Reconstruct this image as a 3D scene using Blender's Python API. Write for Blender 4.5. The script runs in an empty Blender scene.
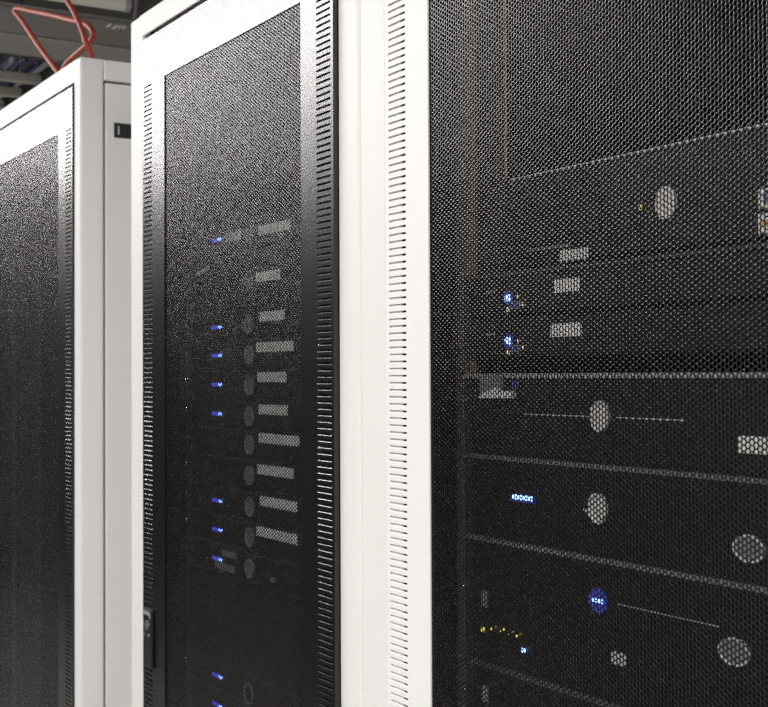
import bpy, math, random
import numpy as np
from mathutils import Vector, Matrix

random.seed(4)
SC = bpy.context.scene
COL = SC.collection
EYE = 1.382                                   # lens height above the floor
R = math.radians

# ------------------------------------------------------------------ camera
yaw, pitch, roll = R(30.944), R(0.9416), R(-0.2444)
c, s = math.cos(yaw), math.sin(yaw)
fwd = Vector((-c*math.cos(pitch), s*math.cos(pitch), math.sin(pitch)))
rgt = Vector((s, c, 0)); upv = rgt.cross(fwd)
rr = rgt*math.cos(roll) + upv*math.sin(roll)
uu = -rgt*math.sin(roll) + upv*math.cos(roll)
cd = bpy.data.cameras.new('camera'); cam = bpy.data.objects.new('camera', cd); COL.objects.link(cam)
M3 = Matrix((rr, uu, -fwd)).transposed()
cam.matrix_world = Matrix.Translation((0, 0, EYE)) @ M3.to_4x4()
cd.sensor_fit = 'HORIZONTAL'; cd.sensor_width = 36; cd.lens = 1300*36/768
cd.clip_start = 0.05; cd.clip_end = 60
cd.dof.use_dof = True; cd.dof.focus_distance = 1.32; cd.dof.aperture_fstop = 18
SC.camera = cam

# ------------------------------------------------------------------ world, exposure
w = bpy.data.worlds.new('world'); SC.world = w; w.use_nodes = True
w.node_tree.nodes['Background'].inputs[0].default_value = (0.9, 0.95, 1, 1)
w.node_tree.nodes['Background'].inputs[1].default_value = 0.05
vs = SC.view_settings
vs.view_transform = 'Standard'; vs.look = 'None'; vs.gamma = 1; vs.use_curve_mapping = False
vs.exposure = -1.44
SC.cycles.use_denoising = True; SC.cycles.denoising_prefilter = 'NONE'; SC.cycles.denoising_input_passes = 'RGB_ALBEDO_NORMAL'
SC.cycles.use_adaptive_sampling = False
SC.cycles.sample_clamp_indirect = 4
SC.cycles.max_bounces = 8; SC.cycles.diffuse_bounces = 4; SC.cycles.glossy_bounces = 4

# ------------------------------------------------------------------ ceiling lamps (long rows of luminaires along the aisles, plus added fills)
CEIL = EYE + 1.62
def lamp(x0, x1, y, wid, power, col=(1, 0.975, 0.95)):
    l = bpy.data.lights.new('ceiling_or_fill_lamp', 'AREA'); l.shape = 'RECTANGLE'
    l.size = x1-x0; l.size_y = wid; l.energy = power; l.color = col
    o = bpy.data.objects.new('ceiling_or_fill_lamp', l); COL.objects.link(o)
    o.location = ((x0+x1)/2, y, CEIL-0.06)
    return o
lamp(-9.8, -3.4, 0.05, 0.20, 62)
lamp(-9.8, -3.4, -0.98, 0.66, 820)
lamp(0.2, 3.4, 0.30, 0.25, 100)  # added fill to brighten the first rack's side
lamp(-9.8, -6.0, -2.20, 0.50, 130)
lamp(-2.0, 3.4, -1.45, 0.40, 520)  # added fill, set well back to light the white fronts evenly
lamp(-9.5, 3.4, 3.40, 0.30, 60)

# ------------------------------------------------------------------ materials
MATS = {}
def mat(name, col, rough=0.5, metal=0.0, spec=0.5, noise=0.0, nscale=30.0, bump=0.0, bscale=400.0, emit=None, estr=0.0):
    m = bpy.data.materials.new(name); m.use_nodes = True
    nt = m.node_tree; b = nt.nodes['Principled BSDF']
    b.inputs['Base Color'].default_value = (*col, 1); b.inputs['Roughness'].default_value = rough
    b.inputs['Metallic'].default_value = metal; b.inputs['Specular IOR Level'].default_value = spec
    tc = nt.nodes.new('ShaderNodeTexCoord')
    if noise:
        n = nt.nodes.new('ShaderNodeTexNoise'); n.inputs['Scale'].default_value = nscale; n.inputs['Detail'].default_value = 4
        nt.links.new(tc.outputs['Object'], n.inputs['Vector'])
        r = nt.nodes.new('ShaderNodeMapRange'); r.inputs['To Min'].default_value = 1-noise; r.inputs['To Max'].default_value = 1+noise
        nt.links.new(n.outputs['Fac'], r.inputs['Value'])
        x = nt.nodes.new('ShaderNodeVectorMath'); x.operation = 'SCALE'; x.inputs[0].default_value = col
        nt.links.new(r.outputs[0], x.inputs['Scale']); nt.links.new(x.outputs[0], b.inputs['Base Color'])
    if bump:
        n2 = nt.nodes.new('ShaderNodeTexNoise'); n2.inputs['Scale'].default_value = bscale; n2.inputs['Detail'].default_value = 2
        nt.links.new(tc.outputs['Object'], n2.inputs['Vector'])
        bp = nt.nodes.new('ShaderNodeBump'); bp.inputs['Strength'].default_value = bump; bp.inputs['Distance'].default_value = 0.0006
        nt.links.new(n2.outputs['Fac'], bp.inputs['Height']); nt.links.new(bp.outputs[0], b.inputs['Normal'])
    if emit:
        b.inputs['Emission Color'].default_value = (*emit, 1); b.inputs['Emission Strength'].default_value = estr
    MATS[name] = m
    return m
mat('white_paint', (0.83, 0.815, 0.80), 0.45, spec=0.3, noise=0.02, nscale=3)
mat('white_door_paint', (0.85, 0.84, 0.83), 0.45, spec=0.3, noise=0.02, nscale=3)
mat('black_door_paint', (0.010, 0.0095, 0.009), 0.25, spec=0.6, bump=0.25, bscale=500)
mat('mesh_paint', (0.0080, 0.0073, 0.0069), 0.14, spec=0.62)
mat('black_panel_and_shade', (0.008, 0.008, 0.008), 0.8, spec=0.2)  # black for the shade inside racks; also rear panels and blanking strips
mat('rail_black', (0.03, 0.03, 0.03), 0.5)
mat('rail_zinc', (0.17, 0.15, 0.105), 0.5, metal=0.1, noise=0.15)
mat('lit_edge_tan', (0.66, 0.48, 0.33), 0.5)
mat('chassis_steel', (0.06, 0.06, 0.062), 0.45, metal=0.5)
mat('bezel_black', (0.007, 0.0067, 0.0064), 0.55, spec=0.3)
mat('glint_bright', (0.46, 0.45, 0.44), 0.45, metal=0.2)  # highlights on bezel edges, graded by brightness put into the colour
mat('glint_mid', (0.24, 0.235, 0.23), 0.45, metal=0.2)
mat('glint_dim', (0.085, 0.083, 0.08), 0.45, metal=0.2)
mat('badge_silver', (0.85, 0.84, 0.82), 0.45, metal=0.1)
mat('badge_grey', (0.30, 0.30, 0.29), 0.4, metal=0.2)
mat('badge_rim', (0.65, 0.64, 0.62), 0.3, metal=0.6)
mat('sticker', (0.93, 0.93, 0.89), 0.6)
mat('sticker_grey', (0.58, 0.58, 0.57), 0.6)
mat('chrome', (0.75, 0.75, 0.74), 0.25, metal=0.9)
mat('black_plastic', (0.015, 0.0145, 0.014), 0.35)
mat('grey_plastic', (0.28, 0.28, 0.28), 0.45)
mat('blue_plastic', (0.03, 0.06, 0.30), 0.45)
mat('blue_light', (0.05, 0.08, 0.3), 0.4, emit=(0.06, 0.10, 1.0), estr=3.5)
mat('blue_light_bright', (0.05, 0.08, 0.3), 0.4, emit=(0.22, 0.38, 1.0), estr=14)
mat('blue_light_dim', (0.03, 0.04, 0.2), 0.4, emit=(0.06, 0.10, 0.9), estr=0.7)
mat('yellow_light', (0.3, 0.3, 0.05), 0.4, emit=(1.0, 0.85, 0.15), estr=2.2)
mat('white_light', (0.3, 0.3, 0.3), 0.4, emit=(1.0, 0.95, 0.7), estr=2.0)
mat('red_jacket', (0.36, 0.055, 0.030), 0.5, noise=0.1, nscale=20)
mat('blue_jacket', (0.03, 0.05, 0.14), 0.4)
mat('pale_blue_jacket', (0.35, 0.42, 0.55), 0.4)
mat('duct_grey', (0.30, 0.28, 0.265), 0.55, noise=0.12, nscale=4)
mat('duct_lip', (0.42, 0.40, 0.37), 0.5)
mat('pale_pipe', (0.86, 0.82, 0.75), 0.5, noise=0.05)
mat('tray_pale', (0.62, 0.57, 0.50), 0.5, noise=0.06)
mat('tray_dark', (0.055, 0.052, 0.05), 0.55)
mat('mark_white', (0.95, 0.93, 0.9), 0.6)
mat('ceiling_dark', (0.10, 0.098, 0.088), 0.9, noise=0.3, nscale=2)
mat('floor_tile', (0.22, 0.215, 0.21), 0.6, noise=0.06)
mat('wall_paint', (0.62, 0.61, 0.60), 0.8, noise=0.03, nscale=2)
mat('wall_grey', (0.22, 0.22, 0.22), 0.8, noise=0.05, nscale=2)
mat('dark_partition', (0.010, 0.010, 0.010), 0.7, noise=0.1, spec=0.2)
mat('orange_print', (0.75, 0.38, 0.10), 0.6)
mat('navy_print', (0.10, 0.12, 0.35), 0.6)

# ------------------------------------------------------------------ mesh helpers
class MB:
    def __init__(self): self.v = []; self.f = []
    def add(self, vs_, fs):
        n = len(self.v); self.v += [tuple(p) for p in vs_]; self.f += [tuple(i+n for i in q) for q in fs]; return self
    def box(self, x0, x1, y0, y1, z0, z1):
        return self.add([(x0,y0,z0),(x1,y0,z0),(x1,y1,z0),(x0,y1,z0),(x0,y0,z1),(x1,y0,z1),(x1,y1,z1),(x0,y1,z1)],
                        [(0,3,2,1),(4,5,6,7),(0,1,5,4),(1,2,6,5),(2,3,7,6),(3,0,4,7)])
    def prism(self, poly, y0, y1):            # poly in (x,z), counter-clockwise seen from -Y
        n = len(poly)
        return self.add([(x,y0,z) for x,z in poly]+[(x,y1,z) for x,z in poly],
                        [tuple(range(n)), tuple(range(2*n-1, n-1, -1))]+[(i, i+n, (i+1)%n+n, (i+1)%n) for i in range(n)])
    def disc(self, cx, cz, rx, rz, y0, y1, n=24, dome=0.0):
        self.prism([(cx+rx*math.cos(2*math.pi*i/n), cz+rz*math.sin(2*math.pi*i/n)) for i in range(n)], y0, y1); return self
    def ring(self, cx, cz, rx, rz, t, y0, y1, n=28):
        P = []
        for i in range(n):
            a = 2*math.pi*i/n; ca, sa = math.cos(a), math.sin(a)
            P += [(cx+rx*ca, y0, cz+rz*sa), (cx+(rx-t)*ca, y0, cz+(rz-t)*sa), (cx+(rx-t)*ca, y1, cz+(rz-t)*sa), (cx+rx*ca, y1, cz+rz*sa)]
        F = []
        for i in range(n):
            j = (i+1) % n
            for k in range(4): F.append((4*i+k, 4*i+(k+1)%4, 4*j+(k+1)%4, 4*j+k))
        return self.add(P, F)
    def tube(self, pts, r, n=10, sub=6):
        P = [Vector(p) for p in pts]; Q = []
        for i in range(len(P)-1):
            p0 = P[i-1] if i else P[i]*2-P[i+1]; p3 = P[i+2] if i+2 < len(P) else P[i+1]*2-P[i]
            for k in range(sub):
                t = k/sub; a, b = P[i], P[i+1]
                Q.append(0.5*((2*a)+(b-p0)*t+(2*p0-5*a+4*b-p3)*t*t+(3*a-p0-3*b+p3)*t**3))
        Q.append(P[-1]); V = []; ref = Vector((0.13, 0.2, 1)).normalized(); side = None
        for i, q in enumerate(Q):
            d = (Q[min(i+1, len(Q)-1)]-Q[max(i-1, 0)]).normalized()
            side = d.cross(ref if side is None else side.cross(d)).normalized() if side is None else (side-d*side.dot(d)).normalized()
            o2 = d.cross(side)
            for k in range(n):
                a = 2*math.pi*k/n; V.append(q+side*(r*math.cos(a))+o2*(r*math.sin(a)))
        F = [(i*n+k, i*n+(k+1)%n, (i+1)*n+(k+1)%n, (i+1)*n+k) for i in range(len(Q)-1) for k in range(n)]
        F += [tuple(range(n-1, -1, -1)), tuple((len(Q)-1)*n+k for k in range(n))]
        return self.add(V, F)
def obj(name, mb, m, parent=None, bevel=0.0, seg=2, smooth=False, data=None):
    """links mb (world coordinates) as one mesh object, relative to its root's place"""
    off = Vector((0, 0, 0)); p = parent
    while p is not None: off += p.location; p = p.parent
    if data is None:
        data = bpy.data.meshes.new(name)
        data.from_pydata([(x-off.x, y-off.y, z-off.z) for x, y, z in mb.v], [], mb.f)
        data.materials.append(MATS[m])
        if smooth: data.polygons.foreach_set('use_smooth', [True]*len(data.polygons))
        data.update()
    o = bpy.data.objects.new(name, data); COL.objects.link(o)
    if parent is not None: o.parent = parent
    if bevel:
        md = o.modifiers.new('edge', 'BEVEL'); md.width = bevel; md.segments = seg; md.limit_method = 'ANGLE'
    return o
def tag(o, label, cat, group=None, kind=None):
    if label: o['label'] = label
    if cat: o['category'] = cat
    if group: o['group'] = group
    if kind: o['kind'] = kind
    return o
def thing(name, loc, label, cat, group=None):
    o = bpy.data.objects.new(name, None); o.empty_display_size = 0.05; COL.objects.link(o); o.location = loc
    return tag(o, label, cat, group)
def struct(name, mb, m): return tag(obj(name, mb, m), None, None, None, 'structure')

# ------------------------------------------------------------------ room shell
X0, X1, Y0, Y1 = -10.0, 3.8, -3.2, 4.2
struct('floor', MB().box(X0, X1, Y0, Y1, -0.05, 0), 'floor_tile')
struct('ceiling', MB().box(X0, X1, Y0, Y1, CEIL, CEIL+0.05), 'ceiling_dark')
struct('wall_left', MB().box(X0-0.1, X0, Y0, Y1, 0, CEIL), 'wall_grey')
struct('wall_right', MB().box(X1, X1+0.1, Y0, Y1, 0, CEIL), 'wall_grey')
struct('wall_back', MB().box(X0, X1, Y1, Y1+0.1, 0, CEIL), 'wall_paint')
struct('wall_front', MB().box(X0, X1, Y0-0.1, Y0, 0, CEIL), 'wall_paint')
struct('reflection_partition', MB().box(X0, -2.0, -0.80, -0.72, 0, 2.0), 'dark_partition')     # unseen partition added for the opposite racks, to darken door reflections

# ------------------------------------------------------------------ perforated sheet (one mesh datablock, shared by the three doors)
FY = 0.784                                     # front plane of the rack posts
DY = 0.777                                     # front plane of the doors
MZ0, MZ1, MH = 0.13, EYE+0.4875, 0.2500        # mesh opening: bottom, top, half width
PITCH = 0.005
def perforated():
    p = PITCH; dx = p*math.sqrt(3)/2; R_ = p/math.sqrt(3)
    nc = int(2*(MH+0.003)/dx); nr = int((MZ1-MZ0+0.006)/p)
    ci, ri = np.meshgrid(np.arange(nc), np.arange(nr), indexing='ij')
    cx = (ci-(nc-1)/2)*dx; cz = (ri-(nr-1)/2)*p + (ci % 2)*p/2
    cx = cx.ravel(); cz = cz.ravel(); n = cx.size
    ang = np.arange(6)*math.pi/3
    ox = cx[:, None]+R_*np.cos(ang); oz = cz[:, None]+R_*np.sin(ang)
    kx = np.rint(ox/(dx/3)).astype(np.int64)+100000; kz = np.rint(oz/(p/2)).astype(np.int64)+100000
    key = (kx*1000000+kz).ravel()
    u, first, inv = np.unique(key, return_index=True, return_inverse=True)
    inv = inv.reshape(n, 6)
    no = u.size
    rings = ((0.770, 0.0), (0.745, 0.00010), (0.745, 0.0007))    # flat land, rolled lip, straight wall
    V = np.zeros((no+n*6*len(rings), 3), np.float32)
    V[:no, 0] = ox.ravel()[first]; V[:no, 2] = oz.ravel()[first]
    a = np.arange(n*6).reshape(n, 6); b = np.roll(a, -1, axis=1)
    oi = inv; oj = np.roll(inv, -1, axis=1); Fs = []
    for k, (h_, y_) in enumerate(rings):
        st = no+k*n*6
        V[st:st+n*6, 0] = (cx[:, None]+h_*R_*np.cos(ang)).ravel(); V[st:st+n*6, 2] = (cz[:, None]+h_*R_*np.sin(ang)).ravel()
        V[st:st+n*6, 1] = y_
        Fs.append(np.stack([oi, oj, st+b, st+a], -1).reshape(-1, 4)); oi, oj = st+a, st+b
    F = np.concatenate(Fs).astype(np.int32)
    me = bpy.data.meshes.new('mesh_panel')
    me.vertices.add(len(V)); me.vertices.foreach_set('co', V.ravel())
    me.loops.add(F.size); me.loops.foreach_set('vertex_index', F.ravel())
    me.polygons.add(len(F)); me.polygons.foreach_set('loop_start', np.arange(len(F), dtype=np.int32)*4)
    me.polygons.foreach_set('loop_total', np.full(len(F), 4, np.int32))
    me.update(calc_edges=True); me.materials.append(MATS['mesh_paint'])
    return me
MESH = perforated()

# ------------------------------------------------------------------ rack door
DHALF, DZ0, DZ1 = 0.3345, 0.052, EYE+0.566
SL0, SL1, SPITCH, SHIGH = 0.290, 0.328, 0.0081, 0.0031
def door_sheet(xc, hl, hr):
    b = MB(); y = DY; yb = DY+0.0016
    def q(x0, x1, z0, z1): b.add([(x0,y,z0),(x1,y,z0),(x1,y,z1),(x0,y,z1)], [(0,1,2,3)])
    q(xc-DHALF, xc+DHALF, MZ1, DZ1); q(xc-DHALF, xc+DHALF, DZ0, MZ0)
    n = int((MZ1-MZ0)/SPITCH); ztop = MZ1+0.006
    for sx in (-1, 1):
        def s_(a, c_, z0, z1): q(min(xc+sx*a, xc+sx*c_), max(xc+sx*a, xc+sx*c_), z0, z1)
        s_(hl if sx < 0 else hr, SL0, MZ0, MZ1); s_(SL1, DHALF, MZ0, MZ1)
        zt = MZ1
        xa, xb = min(xc+sx*SL0, xc+sx*SL1), max(xc+sx*SL0, xc+sx*SL1)
        for i in range(n):
            z1 = MZ1-0.0015-i*SPITCH; z0 = z1-SHIGH
            if z0 < MZ0+0.004: break
            s_(SL0, SL1, z1, zt); zt = z0
            m_ = DY+0.00032; k_ = 0.00062; e = 0.0005       # rolled lower lip, then the straight cut
            b.add([(xa,y,z0),(xb,y,z0),(xb,y,z1),(xa,y,z1),(xa+e,m_,z0+k_),(xb-e,m_,z0+k_),(xb-e,yb,z1),(xa+e,yb,z1),(xa+e,yb,z0+k_+0.0002),(xb-e,yb,z0+k_+0.0002)],
                  [(0,1,5,4),(4,5,9,8),(1,2,6,9,5),(2,3,7,6),(3,0,4,8,7)])
        s_(SL0, SL1, MZ0, zt)
    def rim(x0, x1, z0, z1, dep, flip):
        P = [(x0,y,z0),(x1,y,z0),(x1,y,z1),(x0,y,z1)]; Q = [(x,y+dep,z) for x,_,z in P]
        b.add(P+Q, [((i, (i+1)%4, (i+1)%4+4, i+4) if flip else (i, i+4, (i+1)%4+4, (i+1)%4)) for i in range(4)])
    rim(xc-DHALF, xc+DHALF, DZ0, DZ1, 0.0065, False)
    rim(xc-hl, xc+hr, MZ0, MZ1, 0.0018, True)
    return b
def make_rack(xr, doff, label, doormat, railmat, hl=0.2445, hr=0.2445, gap=0.016, dsh=0.0, head=0.5785):
    """xr: right hand edge; doff: offset of the door's centre from the rack's centre"""
    xl = xr-0.80; xc = (xl+xr)/2; top = EYE+0.618; yb = FY+1.0
    t = thing('server_rack', (xc, FY, 0), label, 'server rack', 'server racks standing in a row')
    PW, PD = 0.094, 0.0475; zt = EYE+head
    obj('base_plinth', MB().box(xl, xr, FY+0.004, yb, 0.0, 0.046), 'white_paint', t)
    dc = xc+doff
    for a, b_, c_ in ((xl, dc-DHALF-gap, xl+PW), (dc+DHALF-0.001, xr, xr-PW)):
        obj('frame_post', MB().box(a, b_, FY, FY+PD, 0.047, top-0.0005), 'white_paint', t, 0.005, 3)
        k0, k1 = (b_, c_) if c_ > b_ else (c_, a)
        obj('door_stop_shade', MB().box(k0, k1, FY+0.0006, FY+PD-0.01, 0.05, DZ1-0.004), 'black_panel_and_shade', t)  # inner post strip coloured black for the shade behind slots and gaps
        kb = k1 if c_ > b_ else k0-0.004
        obj('post_shade', MB().box(kb, kb+0.004, FY+0.001, FY+PD+0.004, 0.05, zt), 'black_panel_and_shade', t)  # black cover added over the white post's inner face as shade
    for a, b_ in ((xl, xl+PW), (xr-PW, xr)):
        obj('frame_post', MB().box(a, b_, yb-PD, yb, 0.047, top-0.0005), 'white_paint', t, 0.004, 2)
    obj('top_rail', MB().box(dc-DHALF-0.034, dc+DHALF+0.02, FY+0.00005, FY+0.03, zt, top-0.00055), 'white_paint', t, 0.002, 2)
    obj('top_panel', MB().box(xl+0.004, xr-0.004, FY+PD-0.008, yb-PD+0.008, top-0.02, top-0.001), 'white_paint', t)
    obj('roof_shade', MB().box(xl+0.03, xr-0.03, FY+0.034, yb-0.05, zt+0.004, zt+0.008), 'black_panel_and_shade', t)  # black sheet under the roof standing in for interior shade
    for sx, xe in ((-1, xl), (1, xr)):
        xi = xe-sx*0.018
        obj('side_rail', MB().box(min(xe, xi), max(xe, xi), FY+PD+0.0002, yb-PD-0.0002, EYE+0.5765, top-0.001), 'white_paint', t, 0.003, 2)
        pan = obj('side_panel', MB().box(min(xe-sx*0.0005, xi), max(xe-sx*0.0005, xi), FY+PD+0.0035, yb-PD-0.003, 0.06, EYE+0.572), 'white_paint', t, 0.002, 2)
        la = obj('side_latch', MB().box(min(xe-sx*0.004, xe+sx*0.0002), max(xe-sx*0.004, xe+sx*0.0002), FY+0.067, FY+0.125, EYE+0.4655, EYE+0.4962), 'black_plastic', pan, 0.003, 2)
        tag(la, 'black rectangular side latch', None)
        obj('latch_slit', MB().box(min(xe, xe+sx*0.00032), max(xe, xe+sx*0.00032), FY+0.0755, FY+0.0785, EYE+0.4725, EYE+0.4895), 'sticker_grey', pan)
        xw = xe-sx*0.035
        obj('inner_shade', MB().box(min(xi-sx*0.001, xw), max(xi-sx*0.001, xw), FY+PD+0.0005, yb-PD, 0.05, zt+0.003), 'black_panel_and_shade', t)  # black sheet behind the white side panel, as interior shade
        # upright mounting rail: front flange, return, and edge
        a0, a1 = xc+sx*0.2235, xc+sx*0.262
        rb = MB().box(min(a0, a1), max(a0, a1), 0.8305, 0.834, 0.06, zt-0.01)
        rb.box(min(a1, a1-sx*0.003), max(a1, a1-sx*0.003), 0.834, 0.90, 0.06, zt-0.01)
        rail = obj('mounting_rail', rb, railmat, t)
        obj('blanking_strip', MB().box(min(a1+sx*0.001, xc+sx*0.362), max(a1+sx*0.001, xc+sx*0.362), 0.842, 0.845, 0.06, zt-0.01), 'black_panel_and_shade', t)
    obj('rear_panel', MB().box(xl+0.10, xr-0.10, yb-0.02, yb-0.012, 0.05, zt), 'black_panel_and_shade', t)
    # door
    d = obj('door', door_sheet(dc, hl, hr), doormat, t)
    tag(d, 'black vented door' if doormat == 'black_door_paint' else 'white slotted door with a black mesh panel', None)
    mp = obj('mesh_panel', None, None, d, data=MESH)
    mp.location = (dc-xc, DY+0.0018-FY, (MZ0+MZ1)/2)
    tag(mp, 'black perforated metal mesh' if doormat != 'black_door_paint' else None, None)
    if doormat == 'black_door_paint':
        d.location.y += dsh
    else:
        obj('inner_flange', MB().box(dc-SL1-0.004, dc-SL0-0.0130, DY+0.0024, DY+0.0038, MZ0-0.02, MZ1+0.02), doormat, d)
    # swing handle on the free edge
    hx0, hx1 = dc-0.3240, dc-0.2800; hz1, hz0 = EYE-0.386, EYE-0.482
    h = obj('door_handle', MB().box(hx0, hx1-0.004, DY-0.0045, DY-0.0003, hz0, hz1), 'black_plastic', d, 0.002, 2)
    obj('lock_lip', MB().prism([(hx0+0.004, hz1-0.010), (hx1-0.012, hz1-0.010), (hx1-0.008, hz1-0.016), (hx1-0.008, hz1-0.007), (hx1-0.014, hz1-0.004), (hx0+0.004, hz1-0.004)], DY-0.0065, DY-0.0040), 'grey_plastic', d, 0.001, 2)
    obj('lock_cylinder', MB().disc((hx0+hx1)/2-0.002, hz1-0.027, 0.0075, 0.0075, DY-0.0065, DY-0.0040), 'chrome', d)
    for dx_ in (0.006, 0.028): obj('handle_screw', MB().disc(hx0+dx_, hz1-0.043, 0.0028, 0.0028, DY-0.0056, DY-0.0040, 12), 'chrome', d)
    return t, xc
R1 = make_rack(-2.443, 0.0265, 'white server rack under red cable loops, black latch on its bare side panel', 'black_door_paint', 'rail_black', dsh=0.0035, head=0.5735)
R2 = make_rack(-1.364, 0.0125, 'white server rack with black vented door and a column of blue lights', 'black_door_paint', 'rail_black', 0.2354, 0.2470)
R3 = make_rack(-0.5633, 0.0065, 'white server rack with white slotted door frame around a black mesh', 'white_door_paint', 'rail_zinc', 0.2430, 0.2490, gap=0.009)

# ------------------------------------------------------------------ rack servers
SY = 0.822                                     # face of a server's front
def server(xc, z0, z1, label, group, sy=SY, hw=0.2413, glint='glint_dim', ears=True, body=0.70, th=0.0046):
    z0 += EYE; z1 += EYE; z0 += 0.0006; z1 -= 0.0006
    t = thing('rack_server', (xc, sy, z0), label, 'server', group)
    cw = min(0.220, hw-0.001)
    obj('chassis', MB().box(xc-cw, xc+cw, sy+0.014, sy+body, z0+0.001, z1-0.001), 'chassis_steel', t)
    e = 0.222 if ears else hw
    zt = z1-th if glint else z1
    f = MB(); ch = 0.003
    pr = [(sy+ch, zt), (sy, zt-ch), (sy, z0+ch), (sy+ch, z0), (sy+0.013, z0), (sy+0.013, zt)]
    n = len(pr)
    f.add([(xc-e, y, z) for y, z in pr]+[(xc+e, y, z) for y, z in pr],
          [tuple(range(n)), tuple(range(2*n-1, n-1, -1))]+[(i, i+n, (i+1)%n+n, (i+1)%n) for i in range(n)])
    obj('bezel', f, 'bezel_black', t)
    if glint:  # light caught on the bezel's top edge, built as a paler strip
        obj('edge_glint', MB().add([(xc-hw, sy+0.0005, z1-th+0.0001), (xc+hw, sy+0.0005, z1-th+0.0001), (xc+hw, sy+0.0045, z1), (xc-hw, sy+0.0045, z1), (xc-hw, sy+0.013, z1), (xc+hw, sy+0.013, z1), (xc+hw, sy+0.013, z1-th+0.0001), (xc-hw, sy+0.013, z1-th+0.0001)],
            [(0,1,2,3), (3,2,5,4), (4,5,6,7), (7,6,1,0), (0,3,4,7), (1,6,5,2)]), glint, t)
    if ears:
        for sx in (-1, 1):
            a, b_ = xc+sx*0.2225, xc+sx*hw
            er = obj('mounting_ear', MB().box(min(a, b_), max(a, b_), sy+0.004, sy+0.007, z0, zt-0.0002), 'rail_black', t)
            m_ = (z0+z1)/2 + min(0.008, (z1-z0)*0.1)
            x_ = xc+sx*0.2315
            obj('ear_handle', MB().tube([(x_, sy+0.004, m_-0.008), (x_-sx*0.002, sy-0.005, m_-0.006), (x_-sx*0.003, sy-0.007, m_), (x_-sx*0.002, sy-0.005, m_+0.006), (x_, sy+0.004, m_+0.008)], 0.0016, 6, 3), 'chrome', er, smooth=True)
    return t
KS = 0.9958                                     # the marks were measured on the plane y = 0.824; the fronts carry them at 0.8205
def fx(x, sy): return x*KS
def plate(t, x0, x1, z0, z1, m='sticker', sy=SY, name='label_plate', dz=0.0015, y1=0.0):
    x0, x1 = fx(x0, sy), fx(x1, sy)
    return obj(name, MB().box(x0, x1, sy-dz, sy+y1, EYE+z0, EYE+z1), m, t, 0.0006, 1)
def badge(t, x, z, r, m='badge_silver', ring='badge_silver', sy=SY, rx=None):
    x = fx(x, sy)
    b = obj('badge', MB().disc(x, EYE+z, rx or r, r, sy-0.0022, sy), m, t)
    if ring: obj('badge_ring', MB().ring(x, EYE+z, rx or r, r, r*0.14, sy-0.0036, sy-0.0020), ring, b)
    return b
def light(t, x0, x1, z0, z1, m, sy=SY, name='status_light'):
    x0, x1 = fx(x0, sy), fx(x1, sy)
    return obj(name, MB().box(x0, x1, sy-0.0022, sy-0.0002, EYE+z0, EYE+z1), m, t, 0.0006, 1)

# --- middle rack: a stack of single-height servers
MX = -1.7585
G2 = 'servers stacked behind the middle rack door'
# (bottom, top, sticker x range, sticker z, badge z, light z or None, label)
rows = [
 (0.1880, 0.2385, (-1.7336, -1.6295), 0.2112, 0.2115, 0.2129, 'topmost server in the black-doored rack, two pale stickers and a blue light', False),
 (0.1005, 0.1870, (-1.7443, -1.6614), 0.1437, 0.1412, None, 'tall black server with one pale sticker and no blue light, under the topmost one', True),
 (0.0545, 0.0995, (-1.7310, -1.6491), 0.0855, 0.0767, 0.0760, 'flat server with short pale sticker and blue light, third from top of its stack', False),
 (0.0095, 0.0540, (-1.7416, -1.6214), 0.0408, 0.0305, 0.0322, 'flat server with long pale sticker and blue light, fourth from top of its stack', False),
 (-0.0360, 0.0090, (-1.7383, -1.6440), -0.0025, -0.0145, -0.0132, 'flat server with blue light, fifth from top, below the long-stickered fourth', False),
 (-0.0812, -0.0365, (-1.7350, -1.6405), -0.0495, -0.0600, -0.0585, 'flat server with blue light, sixth from top, last above the two unlit ones', False),
 (-0.1262, -0.0817, (-1.7350, -1.6045), -0.0912, -0.1025, None, 'flat server with long sticker and no blue light, seventh from top of its stack', False),
 (-0.1716, -0.1267, (-1.7392, -1.6226), -0.1370, -0.1485, None, 'flat server without blue light, eighth from top, lower of the two unlit ones', False),
 (-0.2168, -0.1721, (-1.7310, -1.6110), -0.1825, -0.1940, -0.1943, 'flat server with blue light, ninth from top, just below the two unlit ones', False),
 (-0.2620, -0.2173, (-1.7432, -1.6110), -0.2275, -0.2395, -0.2396, 'flat server with long sticker and blue light, tenth from top of its stack', False),
 (-0.3072, -0.2625, None, 0, -0.2860, -0.2848, 'flat server with blue light and two dim grey stickers beside it, eleventh from top', False),
]
for i, (z0, z1, sx_, sz, bz, lz, lab, glint) in enumerate(rows):
    t = server(MX, z0, z1, lab, G2, glint='glint_dim' if glint else None)
    if sx_: plate(t, sx_[0], sx_[1], sz-0.0072, sz+0.0072)
    badge(t, -1.764, bz, 0.0143, 'badge_grey', 'badge_rim')
    if lz is not None:
        light(t, -1.904, -1.880, lz-0.0036, lz+0.0020, 'blue_light'); light(t, -1.8795, -1.867, lz-0.0028, lz+0.0010, 'blue_light_bright')
    if i == 0: plate(t, -1.8524, -1.7933, 0.2035, 0.2195, 'sticker_grey', name='small_sticker')
    if i == 1: obj('release_lever', MB().prism([(-1.951, EYE+0.1600), (-1.915, EYE+0.1665), (-1.913, EYE+0.1720), (-1.949, EYE+0.1655)], SY-0.006, SY), 'sticker', t)
    if i == 10:
        plate(t, -1.868, -1.815, -0.2790, -0.2690, 'grey_plastic', name='small_sticker'); plate(t, -1.895, -1.820, -0.3010, -0.2900, 'grey_plastic', name='small_sticker')
        plate(t, -1.697, -1.682, -0.2960, -0.2890, 'grey_plastic', name='small_sticker')
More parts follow.
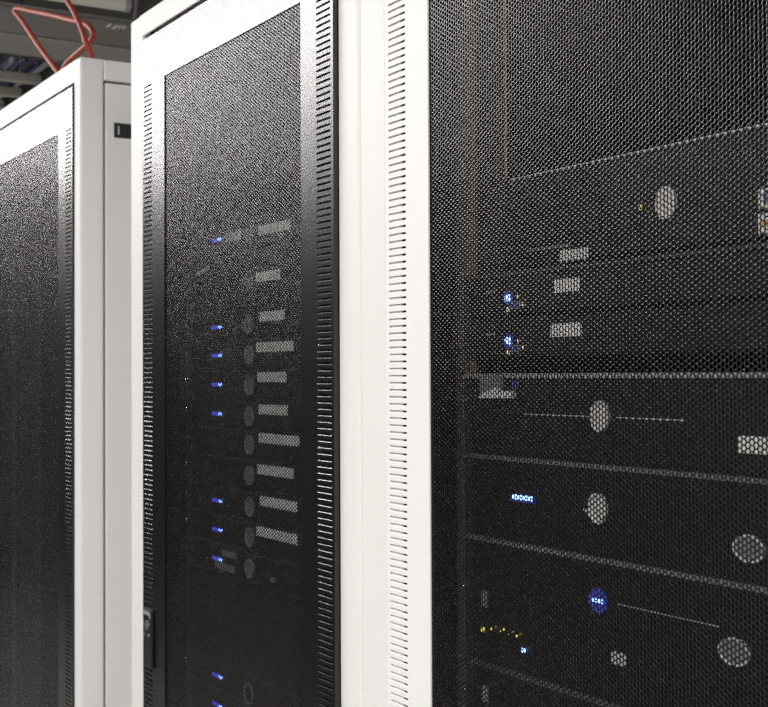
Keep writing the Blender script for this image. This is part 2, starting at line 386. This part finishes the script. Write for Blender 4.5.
tag(obj('filler_panel', MB().box(MX-0.2413, MX+0.2413, SY+0.002, SY+0.006, EYE-0.4450, EYE-0.3082).box(MX-0.21, MX+0.21, SY+0.006, SY+0.02, EYE-0.4445, EYE-0.4425), 'bezel_black'),
    'plain black filler panel between the stacked servers and the lower pair in the middle rack', 'filler panel')
for z0, z1, lz, lab in ((-0.4905, -0.4460, -0.4669, 'flat black server with blue light and no sticker, alone near the middle rack foot'),
                        (-0.5357, -0.4910, -0.5120, 'flat black server with blue light, lowest visible in the black-doored rack')):
    t = server(MX, z0, z1, lab, G2, glint=None)
    light(t, -1.904, -1.880, lz-0.0036, lz+0.0020, 'blue_light'); light(t, -1.8795, -1.867, lz-0.0028, lz+0.0010, 'blue_light_bright')
    badge(t, -1.768, lz-0.004, 0.0155, 'bezel_black', 'badge_grey')

# --- rack with the white door frame
WX = -0.9615
G3 = 'devices stacked behind the white-framed mesh door'
AY = 0.872
t = server(WX, 0.1175, 0.2212, 'recessed black unit, topmost behind the white-framed door, white round badge and port cables', G3, sy=AY, body=0.6, hw=0.2215, ears=False, glint='sticker', th=0.0030)  # front edge highlight painted in the sticker white
kA = AY/0.824
badge(t, -0.8790*kA, 0.1545*kA, 0.0160, 'badge_silver', None, AY, rx=0.0140)
light(t, -0.9145*kA, -0.9120*kA, 0.1515*kA, 0.1570*kA, 'yellow_light', AY)
plate(t, -1.034*kA, -0.9888*kA, 0.1125*kA, 0.1240*kA, 'sticker', AY)
plate(t, -0.7690*kA, -0.735*kA, 0.1365*kA, 0.1530*kA, 'sticker', AY, 'port_plate')
plate(t, -0.7625*kA, -0.735*kA, 0.1400*kA, 0.1500*kA, 'navy_print', AY, 'port', 0.003)
plate(t, -0.7695*kA, -0.735*kA, 0.1155*kA, 0.1325*kA, 'sticker', AY, 'port_plate')
plate(t, -0.7640*kA, -0.735*kA, 0.1220*kA, 0.1270*kA, 'orange_print', AY, 'port', 0.003)

for x_ in (-1.165, -1.090): obj('drive_bay', MB().box(x_, x_+0.068, AY-0.003, AY, EYE+0.146, EYE+0.176), 'black_plastic', t, 0.0015, 2)
plate(t, -1.150, -1.075, 0.1345, 0.1375, 'grey_plastic', AY, 'vent_slot')
for z0, z1, lz, sz, sx_, lab in ((0.0620, 0.1095, 0.0812, 0.0882, (-1.0391, -0.9998), 'flat black server with bright blue button and short white tag, upper of two alike'),
                                 (0.0172, 0.0615, 0.0355, 0.0437, (-1.0461, -0.9972), 'flat black server with bright blue button and longer white tag, lower of two alike')):
    t = server(WX, z0, z1, lab, G3, glint='glint_dim' if z0 > 0.05 else None)
    plate(t, sx_[0], sx_[1], sz-0.0068, sz+0.0068)
    obj('power_button', MB().disc(fx(-1.1173, SY), EYE+lz, 0.0036, 0.0036, SY-0.0035, SY), 'blue_light_bright', t)
    obj('button_ring', MB().ring(fx(-1.1173, SY), EYE+lz, 0.0075, 0.0075, 0.0022, SY-0.002, SY), 'blue_light_dim', t)
    light(t, -1.1195, -1.1165, lz-0.0150, lz-0.0100, 'white_light')
    light(t, -1.1010, -1.0990, lz-0.0015, lz+0.0020, 'white_light')
    plate(t, -1.1130, -1.0970, lz-0.0125, lz-0.0045, 'grey_plastic', name='socket')
    plate(t, -1.1112, -1.0988, lz-0.0110, lz-0.0060, 'blue_plastic', name='socket_core', dz=0.002)
    light(t, -1.0925, -1.0905, lz-0.0100, lz-0.0060, 'white_light')
    plate(t, -1.160, -1.140, lz+0.006, lz+0.009, 'grey_plastic', name='vent_slot')

t = server(WX, -0.0865, 0.0015, 'tall black server with pale wedge tray and thin bright line through its round badge', G3, glint='glint_bright', th=0.0048)
badge(t, -0.9695, -0.0408, 0.0150, 'badge_silver', 'badge_silver', rx=0.0132)
plate(t, -1.0888, -0.9874, -0.0423, -0.0408, 'badge_silver', name='accent_line'); plate(t, -0.9479, -0.8545, -0.0423, -0.0408, 'badge_silver', name='accent_line')
plate(t, -0.7928, -0.742, -0.0672, -0.0525)
obj('tray_wedge', MB().prism([(-1.1621, EYE-0.0257), (-1.1005, EYE-0.0250), (-1.1005, EYE-0.0175), (-1.1225, EYE-0.0175), (-1.1300, EYE-0.0135), (-1.1621, EYE-0.0235)], SY-0.006, SY), 'sticker', t)
obj('tray_cover', MB().prism([(-1.1621, EYE-0.0235), (-1.1300, EYE-0.0135), (-1.1225, EYE-0.0175), (-1.1220, EYE-0.0010), (-1.1621, EYE-0.0010)], SY-0.0035, SY), 'grey_plastic', t)
plate(t, -1.1110, -1.1010, -0.0165, -0.0065, 'blue_plastic', name='eject_button', dz=0.002)

t = server(WX, -0.1765, -0.0870, 'tall black server with glowing blue bar and silver badge, no bright line', G3, glint='glint_mid')
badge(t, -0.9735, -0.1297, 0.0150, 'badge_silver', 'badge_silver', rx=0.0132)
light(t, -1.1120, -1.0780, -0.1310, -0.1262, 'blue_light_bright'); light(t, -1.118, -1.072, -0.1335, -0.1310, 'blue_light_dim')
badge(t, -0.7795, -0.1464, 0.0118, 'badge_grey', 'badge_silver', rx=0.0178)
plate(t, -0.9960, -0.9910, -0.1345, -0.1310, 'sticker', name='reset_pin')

t = server(WX, -0.3130, -0.1770, 'tallest black server, blue-lit round badge and row of tiny yellow lights', G3, glint='glint_mid')
badge(t, -0.9745, -0.2180, 0.0122, 'blue_light_dim', None, rx=0.0130)
light(t, -0.9850, -0.9640, -0.2205, -0.2155, 'blue_light_bright')
badge(t, -0.7972, -0.2352, 0.0120, 'badge_grey', 'badge_silver', rx=0.0178)
plate(t, -0.9469, -0.8150, -0.2180, -0.2168, 'sticker_grey', name='accent_line')
plate(t, -0.9561, -0.9348, -0.2750, -0.2625, 'sticker_grey', name='small_sticker')
plate(t, -1.1700, -1.1580, -0.2530, -0.2345, 'grey_plastic', name='port_block')
light(t, -1.1700, -1.1640, -0.2800, -0.2750, 'yellow_light')
for j in range(8):
    light(t, -1.1520+j*0.0075, -1.1498+j*0.0075, -0.2752+(j % 2)*0.0032, -0.2730+(j % 2)*0.0032, 'yellow_light')
obj('power_button', MB().disc(fx(-1.0929, SY), EYE-0.2866, 0.0026, 0.0026, SY-0.003, SY), 'blue_light_bright', t)

t = server(WX, -0.4035, -0.3135, 'black server at the foot of the white-framed rack, only its grey port block showing', G3)
plate(t, -1.1700, -1.1580, -0.3560, -0.3380, 'grey_plastic', name='port_block')

# rail edge above the recessed unit, its lit look put into the tan
zs = obj('rail_edge', MB().box(-1.1838, -1.1818, 0.8705, 0.8720, EYE+0.2214, EYE+0.560).box(-1.1838, -1.1832, 0.8720, 0.8735, EYE+0.2214, EYE+0.560), 'lit_edge_tan')
tag(zs, 'thin upright lit edge of the rail above the recessed unit behind the white-framed door', 'rail edge')

# ------------------------------------------------------------------ overhead services
t = thing('cable_duct', (-4.2, 2.2, EYE+1.10), 'wide grey overhead duct with faint white zigzag mark on its side', 'duct')
obj('body', MB().box(-4.42, -4.2, 0.55, 3.9, EYE+1.108, EYE+1.195), 'duct_grey', t, 0.004, 2)
obj('lower_lip', MB().box(-4.43, -4.192, 0.55, 3.9, EYE+1.098, EYE+1.1045), 'duct_lip', t)
obj('upper_lip', MB().box(-4.43, -4.192, 0.55, 3.9, EYE+1.195, EYE+1.203), 'duct_grey', t)
def stroke(b, pts, wd, x):
    for (y0, z0), (y1, z1) in zip(pts, pts[1:]):
        b.add([(x, y0-wd, z0), (x, y0+wd, z0), (x, y1+wd, z1), (x, y1-wd, z1), (x-0.003, y0-wd, z0), (x-0.003, y0+wd, z0), (x-0.003, y1+wd, z1), (x-0.003, y1-wd, z1)],
              [(0,1,2,3), (7,6,5,4), (0,4,5,1), (1,5,6,2), (2,6,7,3), (3,7,4,0)])
    return b
mk = stroke(stroke(MB(), [(1.459, EYE+1.166), (1.479, EYE+1.185), (1.487, EYE+1.166), (1.503, EYE+1.182)], 0.0065, -4.1975), [(1.440, EYE+1.170), (1.452, EYE+1.183)], 0.006, -4.1975)
obj('printed_mark', mk, 'mark_white', t)
for y in (1.0, 2.6): obj('hanger_rod', MB().tube([(-4.31, y, EYE+1.2), (-4.31, y, CEIL)], 0.006, 6, 1), 'tray_dark', t)

t = thing('overhead_pipe', (-3.6, 1.0, EYE+1.075), 'pale round pipe end overhead, above the grey duct', 'pipe')
obj('pipe_body', MB().tube([(-3.6, 0.35, EYE+1.078), (-3.6, 1.285, EYE+1.078)], 0.022, 16, 1), 'pale_pipe', t, smooth=False)
obj('end_cap', MB().tube([(-3.6, 1.285, EYE+1.078), (-3.6, 1.300, EYE+1.078)], 0.0235, 16, 1), 'duct_lip', t)
obj('hanger_rod', MB().tube([(-3.6, 0.8, EYE+1.10), (-3.6, 0.8, CEIL)], 0.005, 6, 1), 'tray_dark', t)
t = tag(obj('cable_drop', MB().tube([(-3.62, 1.33, CEIL), (-3.62, 1.335, EYE+1.25), (-3.63, 1.345, EYE+1.08), (-3.70, 1.36, EYE+1.02), (-3.80, 1.50, EYE+1.0)], 0.016, 10, 6), 'tray_dark', smooth=True), 'dark cable bundle hanging beside the pale pipe end', 'cable')

t = thing('ladder_tray', (-5.6, 1.15, EYE+1.13), 'overhead cable ladder of pale rungs and dark rails beyond the grey duct', 'cable tray')
for y in (0.62, 1.455):
    obj('side_rail', MB().box(-9.2, -4.55, y-0.012, y+0.012, EYE+1.12, EYE+1.205), 'tray_dark', t)
for i in range(17):
    x = -4.98-i*0.27
    obj('rung', MB().box(x-0.03, x+0.01, 0.632, 1.443, EYE+1.131, EYE+1.166), 'tray_pale', t, 0.003, 1)
for x in (-5.3, -8.0):
    for y in (0.62, 1.455): obj('hanger_rod', MB().tube([(x, y, EYE+1.2), (x, y, CEIL)], 0.006, 6, 1), 'tray_dark', t)
for i in range(13):
    y = 0.80+i*0.050+random.uniform(-.004, .004); z = EYE+1.1765+(i % 2)*0.004
    pts = [(-9.0+k*0.52, y+random.uniform(-.008, .008), z+random.uniform(0, .004)) for k in range(9)]
    m_ = 'pale_blue_jacket' if i % 3 == 1 else 'blue_jacket'
    tag(obj('network_cable', MB().tube(pts, 0.0105, 8, 4), m_, smooth=True),
        'pale blue network cable lying along the overhead ladder tray' if i % 3 == 1 else 'dark blue network cable lying along the overhead ladder tray', 'cable', 'pale blue network cables' if i % 3 == 1 else 'dark blue network cables')

# red cables rising from the first rack's roof
k = 0.85
loop = [(-3.12, 0.92, 0.627), (-3.19, 0.90, 0.640)] if False else []
P = [(-3.307, 0.79), (-3.46, 0.883), (-3.58, 0.962), (-3.665, 1.015), (-3.712, 1.042), (-3.690, 1.046), (-3.62, 1.026), (-3.53, 0.998), (-3.369, 0.950), (-3.197, 0.896), (-3.086, 0.861), (-3.030, 0.834), (-3.017, 0.814), (-3.056, 0.804), (-3.133, 0.799), (-3.231, 0.790)]
pts = [(-2.765, 0.870, EYE+0.6195), (-2.785, 0.858, EYE+0.642)] + [(x*k, k, EYE+z*k) for x, z in P] + [(-2.815, 0.856, EYE+0.645), (-2.835, 0.868, EYE+0.6195)]
tag(obj('red_cable', MB().tube(pts, 0.0062, 10, 5), 'red_jacket', smooth=True), 'red cable bent in a wide loop above the rack roof', 'cable')
k = 0.81
P = [(-2.881, 0.727+0.03), (-2.917, 0.769), (-2.947, 0.806), (-3.007, 0.863), (-3.077, 0.921)]
k2 = k/0.95
pts = [(-2.490, k+0.016, EYE+0.6195), (-2.486, k+0.008, EYE+0.640)] + [(x*k2, k, EYE+z*k2) for x, z in P[1:]] + [(-2.75, 0.83, EYE+0.90), (-3.0, 1.0, EYE+1.15), (-3.2, 1.2, CEIL)]
tag(obj('red_cable', MB().tube(pts, 0.0056, 10, 5), 'red_jacket', smooth=True), 'red cable rising steeply from the rack roof corner to the ceiling', 'cable')
